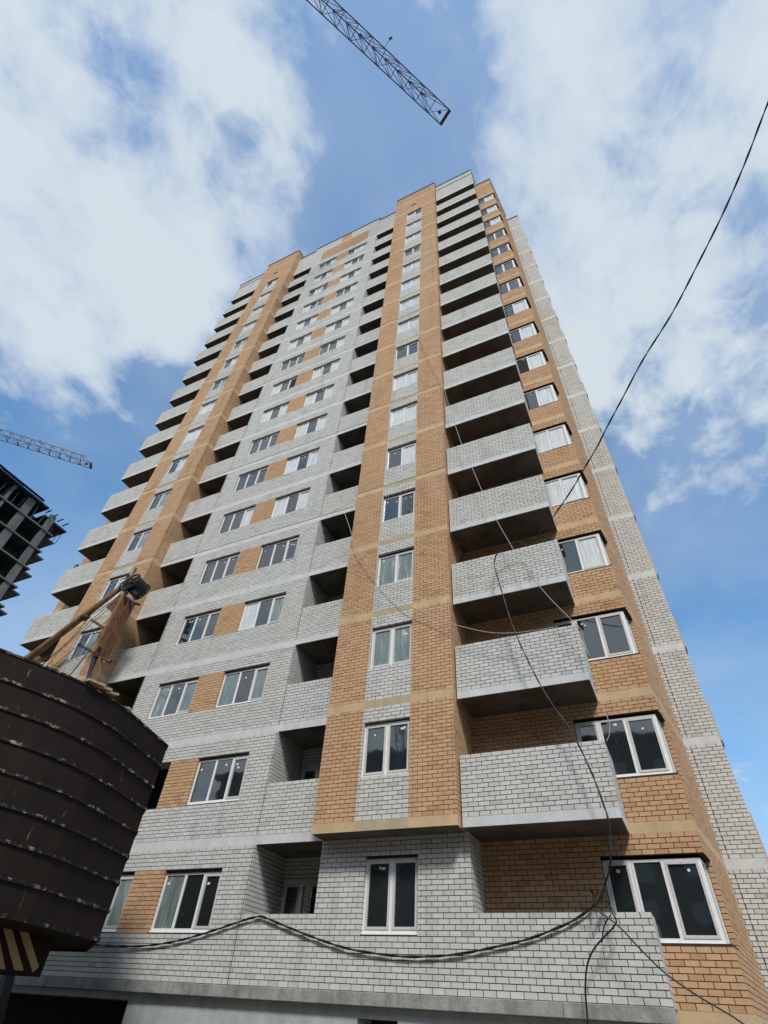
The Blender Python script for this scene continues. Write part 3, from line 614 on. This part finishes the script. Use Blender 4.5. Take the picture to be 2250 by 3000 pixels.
p, a = rim_xyz(372, 2086); lump('mortar_lump', p + Vector((0, 0, .05)), .08, RUB, 'pale broken lump on the tank rim left of the small square lump', 'rubble', 4, rot=a, stretch=(1, 1.3, .8))
for n_, (u, v, ln, lab) in enumerate([(276, 2008, .42, 'broken grey board end lying highest on the tank rim under the derrick leg'), (300, 2024, .36, 'short splintered board on the tank rim, in the middle of three'), (322, 2040, .34, 'splintered board on the tank rim, lowest of three')]):
    p, a = rim_xyz(u, v); m = MB(); rn = random.Random(n_ + 5)
    c = []
    for z_ in (0, .05):
        c += [(-.18, -ln / 2, z_), (.05, -ln / 2 + rn.uniform(0, .1), z_), (.07, ln / 2, z_ + .02), (-.18, ln / 2 - rn.uniform(0, .15), z_)]
    m.hexa(c, WOOD); m.box(-.12, -.02, -ln / 3, ln / 4, .051, .08, WOOD); o = m.build('broken_board'); o.location = p + Vector((0, 0, .03)); o.rotation_euler = (.08 * n_, -.12, a); tag(o, lab, 'board', 'broken boards on the tank rim')
# ------------------------------------------------------------------ derrick rising behind the tank
YD = -1.45
TAN = rust('tan_derrick_paint', (.25, .155, .08), (.15, .08, .042), .72, sc_=2)
RST = rust('rusty_derrick_steel', (.10, .045, .025), (.17, .08, .045), .78, sc_=3)
DRK = mat('greasy_dark_steel', (.012, .012, .016), .5, nscale=8, spec=.5)
YEL = mat('old_yellow_paint', (.32, .22, .05), .7, nscale=8)
DR = root('derrick', (-6.5, YD, -2), 'tan and rusty steel derrick head with a black winch drum rising behind the tank', 'derrick'); DI = Vector(DR.location)
class DMB(MB):
    def build(s, name, parent=None, **k):
        s.v = [(x - DI.x, y - DI.y, z - DI.z) for x, y, z in s.v]; return MB.build(s, name, parent or DR, **k)
D3 = lambda u, v, dy=0.0: Vector(at(u, v, 1, YD + dy))
def down(p, q_, z=-2.0):  # run a member on beyond q_ to the ground
    t = (z - p[2]) / (q_[2] - p[2]); return p + (q_ - p) * t
px2m = lambda u, v, n: float(np.linalg.norm(at(u + n, v, 1, YD) - at(u, v, 1, YD)))
a = D3(362, 1716); b_ = D3(81, 1931); e = down(a, b_); m = DMB(); m.tube([a, a + (b_ - a) * .5, b_, e], [.11, .14, .155, .155], TAN, n=14); m.build('tube_leg', smooth=True)
for (u, v, dy) in ((250, 1807, 0),): m = DMB(); pp = D3(u, v); dd = (b_ - a).normalized(); m.tube([pp - dd * .12, pp + dd * .12], .16, RST, n=14); m.build('tube_collar', smooth=True)
a = D3(366, 1747, .0); b_ = D3(279, 1915, .0); m = DMB(); m.bar(a, b_, .17, .26, TAN, up=(0, 1, 0)); m.build('box_leg', bevel=.01)
a2 = D3(386, 1765, .1); b2 = D3(302, 1925, .1); m = DMB(); m.bar(a2, b2, .04, .36, RST, up=(0, 1, 0)); m.build('web_plate', bevel=.006)
m = DMB(); m.bar(D3(377, 1757, .13), D3(291, 1921,   .13), .24, .03, RST, up=(0, 1, 0)); m.build('back_plate')
m = DMB(); e = down(D3(281, 1915), D3(255, 2010)); m.bar(D3(290, 1900, .05), e, .20, .25, DRK, up=(0, 1, 0)); m.build('lower_leg', bevel=.01)
m = DMB(); e = down(D3(302, 1925, .1), D3(272, 1995, .1)); m.bar(D3(302, 1923, .1), e, .05, .30, TAN, up=(0, 1, 0)); m.build('lower_leg_cheek')
m = DMB(); m.tube([D3(280, 1916, -.16), D3(277, 1919, .16)], .1, RST, n=16); m.build('knuckle')
m = DMB(); m.bar(D3(268, 1816), D3(306, 1841), .10, .10, RST); m.build('tie_bar')
m = DMB(); P = [(309, 1779), (330, 1796), (352, 1760), (354, 1737)]; f = [D3(*p_, -.02) for p_ in P]; bk = [D3(*p_, .02) for p_ in P]; m.hexa(f + bk, RST); m.build('gusset_plate')
m = DMB(); m.tube([D3(232, 1889, -.05), D3(279, 1914, -.05)], .045, DRK, n=10); m.tube([D3(230, 1888, -.05), D3(236, 1891, -.05)], .065, DRK, n=10); m.build('cross_pin')
m = DMB(); m.tube([D3(298, 1927, .05), D3(322, 1938, .05)], .04, RST, n=10); m.tube([D3(317, 1936, .05), D3(325, 1939, .05)], .065, RST, n=6); m.build('pivot_bolt')
m = DMB(); m.tube([D3(352, 1810, .0), D3(348, 1808, .3)], .07, RST, n=14); m.build('eye_ring')
# winch drum
ax0 = D3(388, 1707, -.14); ax1 = D3(414, 1733, .42); m = DMB(); dv = (ax1 - ax0).normalized()
m.tube([ax0, ax1], .37, DRK, n=26); m.build('drum', smooth=False)
for i in range(9):
    m = DMB(); c = ax0 + (ax1 - ax0) * (.12 + .09 * i); m.tube([c, c + dv * .03], .385, BLACK, n=24); m.build('rope_turn')
def wheel(c, r, name):
    m = DMB(); o_ = dv.orthogonal().normalized(); o2 = dv.cross(o_)
    n = 28
    for i in range(n):
        p0 = c + (o_ * math.cos(2 * math.pi * i / n) + o2 * math.sin(2 * math.pi * i / n)) * r; p1 = c + (o_ * math.cos(2 * math.pi * (i + 1) / n) + o2 * math.sin(2 * math.pi * (i + 1) / n)) * r
        m.bar(p0, p1, .045, .06, DRK, up=dv)
    for i in range(5):
        a_ = 2 * math.pi * i / 5; m.bar(c, c + (o_ * math.cos(a_) + o2 * math.sin(a_)) * r, .04, .05, DRK, up=dv)
    m.tube([c - dv * .06, c + dv * .06], .06, RST, n=12); m.build(name)
wheel(ax0 - dv * .06, .42, 'drum_wheel'); wheel(ax1 + dv * .03, .41, 'drum_wheel')
for (p0, p1, w_, mt) in (((399, 1664), (366, 1733), .07, TAN), ((384, 1690), (352, 1716), .16, RST), ((376, 1683), (366, 1722), .10, DRK), ((352, 1716), (372, 1740), .12, DRK), ((372, 1718), (404, 1742), .14, DRK), ((362, 1742), (395, 1768), .08, DRK)):
    m = DMB(); m.bar(D3(*p0, -.08), D3(*p1, -.02), w_, .09, mt, up=(0, 1, 0)); m.build('bracket', bevel=.006)
m = DMB(); m.bar(D3(395, 1768, .1), D3(408, 1771, .1), .08, .08, DRK); m.build('lug')
for p0, p1 in (((360, 1742), (54, 1934)), ((362, 1746), (116, 1955)), ((324, 1809), (139, 1966)), ((307, 1782), (120, 1950)), ((268, 1901), (196, 1990))):
    m = DMB(); A_, B_ = D3(*p0, .1), D3(*p1, .1); m.tube([A_, (A_ + B_) / 2 - Vector((0, 0, .04)), B_, down(A_, B_, 1.5)], .012, BLACK, n=6); m.build('stay_rope')
m = DMB(); A_, B_ = D3(250, 1822, .2), D3(128, 1962, .2); m.tube([A_, down(A_, B_, 1.0)], .018, YEL, n=6); A_, B_ = D3(303, 1850, .2), D3(200, 1984, .2); m.tube([A_, down(A_, B_, 1.0)], .018, YEL, n=6); m.build('ladder_rail')
for p0, p1 in (((247, 1827), (297, 1858)), ((211, 1863), (271, 1899)), ((178, 1902), (235, 1935)), ((142, 1943), (205, 1976))):
    m = DMB(); m.tube([D3(*p0, .2), D3(*p1, .2)], .012, YEL, n=6); m.build('ladder_rung')
# ------------------------------------------------------------------ concrete frame tower, far left
CF = mat('raw_frame_concrete', (.13, .135, .13), .9, nscale=.8, namt=.2, bump=.4, bscale=5, stain=.15); CD = mat('shaded_slab_concrete', (.035, .04, .042), .9, nscale=.5, namt=.25)  # second concrete is a darker copy, shade under slabs and inside storeys painted in
FRW = mat('dark_blue_formwork', (.03, .035, .07), .8, nscale=3, namt=.3); POLE = mat('grey_prop', (.22, .21, .24), .6)
FB = root('concrete_frame', (-64, 8, -2), 'unfinished concrete frame tower with open storeys and formwork at the left edge', 'building under construction'); FI = Vector(FB.location)
class FMB(MB):
    def build(s, name, parent=None, **k):
        s.v = [(x - FI.x, y - FI.y, z - FI.z) for x, y, z in s.v]; return MB.build(s, name, parent or FB, **k)
XF, YF, XG, YG = -59.2, 15.94, -60.4, 17.2
zt = 46.8
nfl = 17
for i in range(nfl):
    z = zt - 3 * i
    if z < -2: break
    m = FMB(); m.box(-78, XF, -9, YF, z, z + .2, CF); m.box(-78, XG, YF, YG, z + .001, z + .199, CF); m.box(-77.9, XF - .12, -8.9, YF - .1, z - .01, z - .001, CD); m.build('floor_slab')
cols = [(-6.2, .35, 0), (-2.6, 1.0, 1), (1.2, .35, 0), (4.6, 1.1, 1), (8.2, .35, 0), (11.0, 1.1, 1), (14.6, .9, 1)]
for i in range(nfl + 1):
    z = zt - 3 * i + (3 if False else 0)
    for (y, wd, kd) in cols:
        m = FMB(); m.box(XF - (.5 if kd else 1.6), XF - .15, y - wd / 2, y + wd / 2, z + .2 - 3 + 3, z + 3.0 if i else z + 2.9, CF)
        m.build('column')
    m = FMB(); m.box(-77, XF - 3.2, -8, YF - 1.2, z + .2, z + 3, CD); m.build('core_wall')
    if z < 1: break
# top deck with formwork, props and netting
z = zt + 3
m = FMB(); m.box(-78, XF + .2, -9, YF - 2.6, z, z + .22, FRW); m.box(-78, XF - .4, YF - 2.4, YG + .2, z - .9, z - .65, FRW); m.build('formwork_deck')
rn = random.Random(3)
for i in range(26):
    y = -8 + i * .98; x = XF + .15 - rn.random() * .4; m = FMB(); m.box(x - .6, x + .35 + rn.random() * .35, y, y + .12, z - .22, z - .01, FRW); m.build('formwork_beam')
for i in range(22):
    y = -7 + i * 1.08; x = XF - .3 - rn.random(); m = FMB(); m.tube([(x, y, zt + .2), (x + rn.uniform(-.5, .5), y + rn.uniform(-.5, .5), z)], .045, POLE, n=5); m.build('prop')
for i in range(8):
    y = 0 + i * 1.25; m = FMB(); m.tube([(XF - .3, y, z + .2), (XF - .3, y, z + .6 + rn.random() * .6)], .03, POLE, n=5); m.build('rebar')
for i in range(4):
    m = FMB(); m.box(XF + .2, XF + .7, 3.2 * i - 1, 3.2 * i + 2.5, z + .25 + .05 * (i % 2), z + .32, FRW); m.build('edge_platform')
for dy, hh in ((.4, 2.3), (.9, 2.3)):
    m = FMB(); m.tube([(XG - .2, YG - .7 + dy, zt + .2), (XG - .2, YG - .7 + dy, zt + hh)], .05, POLE, n=5); m.tube([(XG - .2, YG - .7 + dy, zt + .4), (XG - .9, YG - .4 + dy, zt + hh)], .04, POLE, n=5); m.build('scaffold_frame')
# ------------------------------------------------------------------ tower crane jibs
JB = mat('crane_lattice_blue_grey', (.15, .17, .25), .55, nscale=4); JR = mat('crane_end_red_brown', (.12, .05, .06), .6)
def jib(name, pts, zb_, zh, label, tower_at, n, thick, lamp=True):
    (l0, l1, r0, r1, t0, t1) = pts        # left chord, right chord, top chord, each tip -> root
    J = root(name, tower_at, label, 'tower crane', 'tower cranes over the site'); JI = Vector(J.location)
    class JM(MB):
        def build(s, nm, **k):
            s.v = [(x - JI.x, y - JI.y, z - JI.z) for x, y, z in s.v]; return MB.build(s, nm, J, **k)
    lp = lambda a, b, t: a + (b - a) * t
    for a, b, nm in ((l0, l1, 'bottom_chord'), (r0, r1, 'bottom_chord'), (lp(t0, t1, 0), t1, 'top_chord')):
        m = JM(); m.bar(a, b, thick * 1.5, thick * 1.5, JB); m.build(nm)
    m = JM(); m2_ = JM()
    for i in range(n + 1):
        t = i / n; tm = (i + .5) / n; L_, R_, Tm = lp(l0, l1, t), lp(r0, r1, t), lp(t0, t1, min(tm, 1))
        m.bar(L_, R_, thick, thick, JB)
        if i < n:
            L2, R2 = lp(l0, l1, (i + 1) / n), lp(r0, r1, (i + 1) / n)
            if i % 2: m.bar(L_, R2, thick * .7, thick * .7, JB)
            else: m.bar(R_, L2, thick * .7, thick * .7, JB)
            for q_ in (L_, R_, L2, R2): m2_.bar(q_, Tm, thick * .8, thick * .8, JB)
    m.build('cross_bracing'); m2_.build('side_lacing')
    m = JM(); ex = (l0 - l1).normalized() * .12; m.bar(l0 + ex - (r0 - l0) * .03, r0 + ex + (r0 - l0) * .03, .28, .3, JR); m.build('end_beam')
    m = JM(); m.box(*(sum([[c - .14, c + .14] for c in (l0 + r0) / 2 - (l0 - l1).normalized() * .6], [])), JR); m.build('end_pulley')
    for tt in (.18, .52, .8):
        c = lp(t0, t1, tt); m = JM(); m.box(c.x - .14, c.x + .14, c.y - .14, c.y + .14, c.z - .12, c.z + .12, JB); m.build('rope_guide')
    if lamp:
        c = lp(r0, r1, .17); c2 = c + (r0 - l0).normalized() * .8 + Vector((0, 0, .3)); m = JM(); m.bar(c, c2, .05, .05, JB); m.box(c2.x - .05, c2.x + .25, c2.y - .1, c2.y + .1, c2.z - .35, c2.z + .1, JB); m.build('lamp_arm')
    # mast at the far end, out of view
    mt_ = lp((l0 + r0) / 2, (l1 + r1) / 2, 1.0); m = JM()
    for sx in (-.7, .7):
        for sy in (-.7, .7): m.bar((mt_.x + sx, mt_.y + sy, -2), (mt_.x + sx, mt_.y + sy, zb_ + zh + 4), .14, .14, JB)
    z = -2
    while z < zb_ + 2:
        for (ax_, ay, bx, by) in ((-.7, -.7, .7, -.7), (.7, -.7, .7, .7), (.7, .7, -.7, .7), (-.7, .7, -.7, -.7)): m.bar((mt_.x + ax_, mt_.y + ay, z), (mt_.x + bx, mt_.y + by, z + 1.6), .07, .07, JB)
        z += 1.6
    m.build('mast')
    return J
Zc = 65.0
def onz(u, v, z=Zc): return Vector(at(u, v, 2, z))
l0, l1 = onz(1288, 362), onz(898, 0); r0, r1 = onz(1316, 321), onz(973, 0)
dl = (l1 - l0).normalized(); wv = (r0 - l0) - dl * (r0 - l0).dot(dl); l0 = l0; r0 = l0 + wv
far = 46; l1 = l0 + dl * far; r1 = r0 + dl * far
t0 = (l0 + r0) / 2 + Vector((0, 0, 1.25)) + dl * 2.4; t1 = (l1 + r1) / 2 + Vector((0, 0, 1.25))
jib('tower_crane', (l0, l1, r0, r1, t0, t1), Zc, 1.25, 'lattice crane jib with a small lamp arm crossing the sky above the roof', (l1.x, l1.y, -2), 30, .068)
Z2 = 62.0
l0 = onz(264, 1371, Z2); l1 = onz(0, 1288, Z2); r0 = onz(275, 1364, Z2); dl = (l1 - l0).normalized()
wv = (Vector((dl.y, -dl.x, 0))) * 1.3
if (onz(248, 1339, Z2) - l0).dot(wv) < 0: wv = -wv
r0 = l0 + wv; far = 40; l1 = l0 + dl * far; r1 = r0 + dl * far; t0 = (l0 + r0) / 2 + Vector((0, 0, 1.6)) + dl * 1.3; t1 = (l1 + r1) / 2 + Vector((0, 0, 1.6))
jib('tower_crane', (l0, l1, r0, r1, t0, t1), Z2, 1.6, 'small distant lattice crane jib above the concrete frame tower', (l1.x, l1.y, -2), 26, .085, lamp=False)
# ------------------------------------------------------------------ cables
def smooth_pts(P, n=6):
    P = [Vector(p) for p in P]; o_ = []
    for i in range(len(P) - 1):
        p0, p1, p2, p3 = P[max(i - 1, 0)], P[i], P[i + 1], P[min(i + 2, len(P) - 1)]
        for j in range(n):
            t = j / n; o_.append(.5 * ((2 * p1) + (p2 - p0) * t + (2 * p0 - 5 * p1 + 4 * p2 - p3) * t * t + (3 * p1 - p0 - 3 * p2 + p3) * t ** 3))
    o_.append(P[-1]); return o_
def cable(name, pts, r, m_, label, n=6, twist=False):
    pts = smooth_pts(pts, n); m = MB()
    if not twist: m.tube(pts, r, m_, n=7)
    else:
        # two strands wound round each other
        seg = []
        L_ = 0
        for i in range(len(pts) - 1):
            ns = max(1, int((pts[i + 1] - pts[i]).length / .06))
            for j in range(ns): seg.append(pts[i].lerp(pts[i + 1], j / ns))
        seg.append(pts[-1])
        for s_ in (0, math.pi):
            q_ = []
            for i, p_ in enumerate(seg):
                d = (seg[min(i + 1, len(seg) - 1)] - seg[max(i - 1, 0)]).normalized(); a_ = d.orthogonal().normalized(); b2_ = d.cross(a_); an = i * .45 + s_
                q_.append(p_ + (a_ * math.cos(an) + b2_ * math.sin(an)) * r * .5)
            m.tube(q_, r * .7, m_, n=5)
    o = m.build(name, smooth=True); return tag(o, label, 'cable')
YW = -.78
def onY(lst, y=YW): return [at(u, v, 1, y) for u, v in lst]
tail = onY([(1546,1594),(1517,1588),(1481,1603),(1455,1625),(1448,1655),(1459,1695),(1474,1746),(1492,1804),(1513,1862),(1553,1948),(1589,2017),(1622,2070),(1657,2118),(1697,2186),(1742,2285),(1768,2357),(1781,2398),(1788,2457),(1788,2529)])
tail += onY([(1774,2585),(1752,2640),(1733,2660)], -.35)
A3 = at(1546, 1594, 1, YW); dirp = np.array([6.5, -7.0]); dirp = dirp / np.linalg.norm(dirp); npl = np.array([dirp[1], -dirp[0]])
def onplane(u, v):
    r = ray(u, v); t = ((A3[:2] - CAM[:2]) @ npl) / (r[:2] @ npl); return CAM + t * r
up = [onplane(u * 1.3562, v * 1.3562) for u, v in [(1700,130),(1659,222),(1610,350),(1560,465),(1500,585),(1450,680),(1390,775),(1350,850),(1310,925),(1290,965),(1265,1007),(1240,1050),(1215,1088),(1180,1135)]]
cable('overhead_cable', list(up) + list(tail), .018, BLACK, 'long black twisted cable slanting down from the upper right sky to the balconies', 5, twist=True)
cable('cable', onY([(1733,2660),(1700,2684),(1653,2710),(1551,2750),(1457,2773),(1370,2791),(1295,2800),(1195,2803),(1096,2793),(1003,2775),(897,2738),(804,2700),(770,2686),(745,2687),(702,2700),(612,2730),(521,2756),(431,2770),(358,2772),(250,2766),(150,2752)], -.06), .022, BLACK, 'thick black cable sagging along the lowest white brick wall', 5, twist=True)
cable('cable', onY([(1736,2660),(1765,2678),(1816,2717),(1884,2789),(1952,2853),(2042,2916),(2133,2970),(2174,2997),(2260,3060)], -.5), .014, BLACK, 'black cable running down to the bottom right corner from the knot on the parapet', 5)
cable('cable', onY([(1770,2640),(1803,2690),(1800,2712),(1771,2744),(1740,2780),(1721,2825),(1715,2884),(1717,2934),(1721,2988),(1722,3060)], -.3), .016, BLACK, 'black cable hanging straight down the wall below the knot on the parapet', 5)
kn = root('cable_knot', at(1745, 2650, 1, -.25), 'knot of loose black cable ends sticking up over the lowest parapet', 'cable knot'); KI = Vector(kn.location)
rn = random.Random(12)
for (u0_, v0_, u1_, v1_) in [(1733,2610,1735,2655),(1752,2612,1738,2660),(1762,2615,1742,2668),(1770,2600,1748,2650),(1778,2606,1760,2650),(1731,2604,1733,2640),(1790,2680,1765,2745),(1780,2690,1765,2760),(1805,2680,1770,2625),(1700,2664,1740,2660)]:
    mid = ((u0_ + u1_) / 2 + rn.uniform(-9, 9), (v0_ + v1_) / 2 + rn.uniform(-5, 5)); m = MB()
    P = smooth_pts([Vector(at(*q_, 1, -.25 + rn.uniform(-.05, .05))) - KI for q_ in ((u0_, v0_), mid, (u1_, v1_))], 5); m.tube(P, .011, BLACK, n=5)
    if v0_ < 2620: m.tube([P[0], P[0] + (P[1] - P[0]) * 1.4], .022, BLACK, n=8)
    m.build('cable_end', kn, smooth=True)
cable('pale_wire', onY([(1184,855),(1194,881),(1216,946),(1257,1044),(1293,1113),(1314,1186),(1334,1247),(1354,1304),(1383,1370),(1411,1435),(1453,1520),(1495,1594),(1524,1645),(1571,1706),(1618,1760),(1669,1811),(1701,1844),(1712,1883),(1727,1923)]), .010, WWIRE, 'thin pale wire falling diagonally across the balconies from the upper pier windows')
cable('pale_wire', onY([(1009,1502),(1025,1548),(1041,1597),(1078,1654),(1110,1691),(1150,1735),(1200,1775),(1254,1798),(1308,1822),(1363,1838),(1435,1853),(1507,1854),(1580,1845),(1627,1836)]), .010, WWIRE, 'thin pale wire sagging across the orange pier to a balcony corner')
cable('pale_wire', onY([(1776,2093),(1785,2120),(1785,2152),(1776,2172)], .3), .010, WWIRE, 'short pale wire loop in front of the second corner window from below')
cable('pale_wire', onY([(943,740),(943,781),(942,961),(944,1077),(947,1152)], -.15), .012, WWIRE, 'thin pale rope hanging straight down from the roof between the window columns')
# ------------------------------------------------------------------ person leaning on a left balcony
def person():
    P0 = at(221, 1671, 1, YB + .32); zf = FH * 5 + .2
    R_ = root('person', (P0[0], P0[1], zf), 'person in dark clothes with dark hair leaning over a left balcony parapet', 'person')
    hz = 1.70                         # head centre height over the slab
    V_ = [(0, 0, .92), (0, .0, 1.12), (0, -.03, hz - .34), (0, -.05, hz - .14), (0, -.06, hz + .02),
          (-.19, -.03, hz - .33), (-.36, -.12, hz - .36), (-.46, -.28, hz - .32), (.19, -.03, hz - .33), (.26, -.10, hz - .5), (.18, -.27, hz - .42),
          (-.1, .02, .86), (-.11, .0, .46), (-.11, .04, .08), (-.11, -.1, .03), (.1, .02, .86), (.11, .0, .46), (.11, .04, .08), (.11, -.1, .03)]
    E_ = [(0, 1), (1, 2), (2, 3), (3, 4), (2, 5), (5, 6), (6, 7), (2, 8), (8, 9), (9, 10), (0, 11), (11, 12), (12, 13), (13, 14), (0, 15), (15, 16), (16, 17), (17, 18)]
    rad = [.15, .14, .15, .055, .09, .07, .05, .035, .07, .05, .035, .09, .065, .045, .04, .09, .065, .045, .04]
    me = bpy.data.meshes.new('body'); me.from_pydata(V_, E_, []); o = link('body', me, R_); me.materials.append(mat('dark_jacket', (.02, .02, .03), .9))
    sk = o.modifiers.new('skin', 'SKIN'); 
    for i, r in enumerate(rad): me.skin_vertices[0].data[i].radius = (r, r * .85)
    me.skin_vertices[0].data[0].use_root = True
    o.modifiers.new('sub', 'SUBSURF').levels = 2; o.modifiers['sub'].render_levels = 2
    bm = bmesh.new(); bmesh.ops.create_uvsphere(bm, u_segments=16, v_segments=12, radius=.115)
    for v_ in bm.verts: v_.co = Vector((v_.co.x * .85, v_.co.y + (-.02 if v_.co.z < -.05 else 0), v_.co.z * 1.12)) + Vector((0, -.07, hz + .01))
    me = bpy.data.meshes.new('head'); bm.to_mesh(me); bm.free(); me.materials.append(mat('skin_tone', (.30, .18, .13), .6)); link('head', me, R_)
    bm = bmesh.new(); bmesh.ops.create_uvsphere(bm, u_segments=16, v_segments=12, radius=.13)
    for v_ in bm.verts:
        v_.co = Vector((v_.co.x * .9, v_.co.y + (.02 if v_.co.z < .0 else 0), max(v_.co.z, -.06) * 1.08)) + Vector((0, -.045, hz + .035))
    me = bpy.data.meshes.new('hair'); bm.to_mesh(me); bm.free(); me.materials.append(mat('black_hair', (.01, .009, .01), .6)); link('hair', me, R_)
person()
print('bricks', nb, 'objects', len(bpy.data.objects))
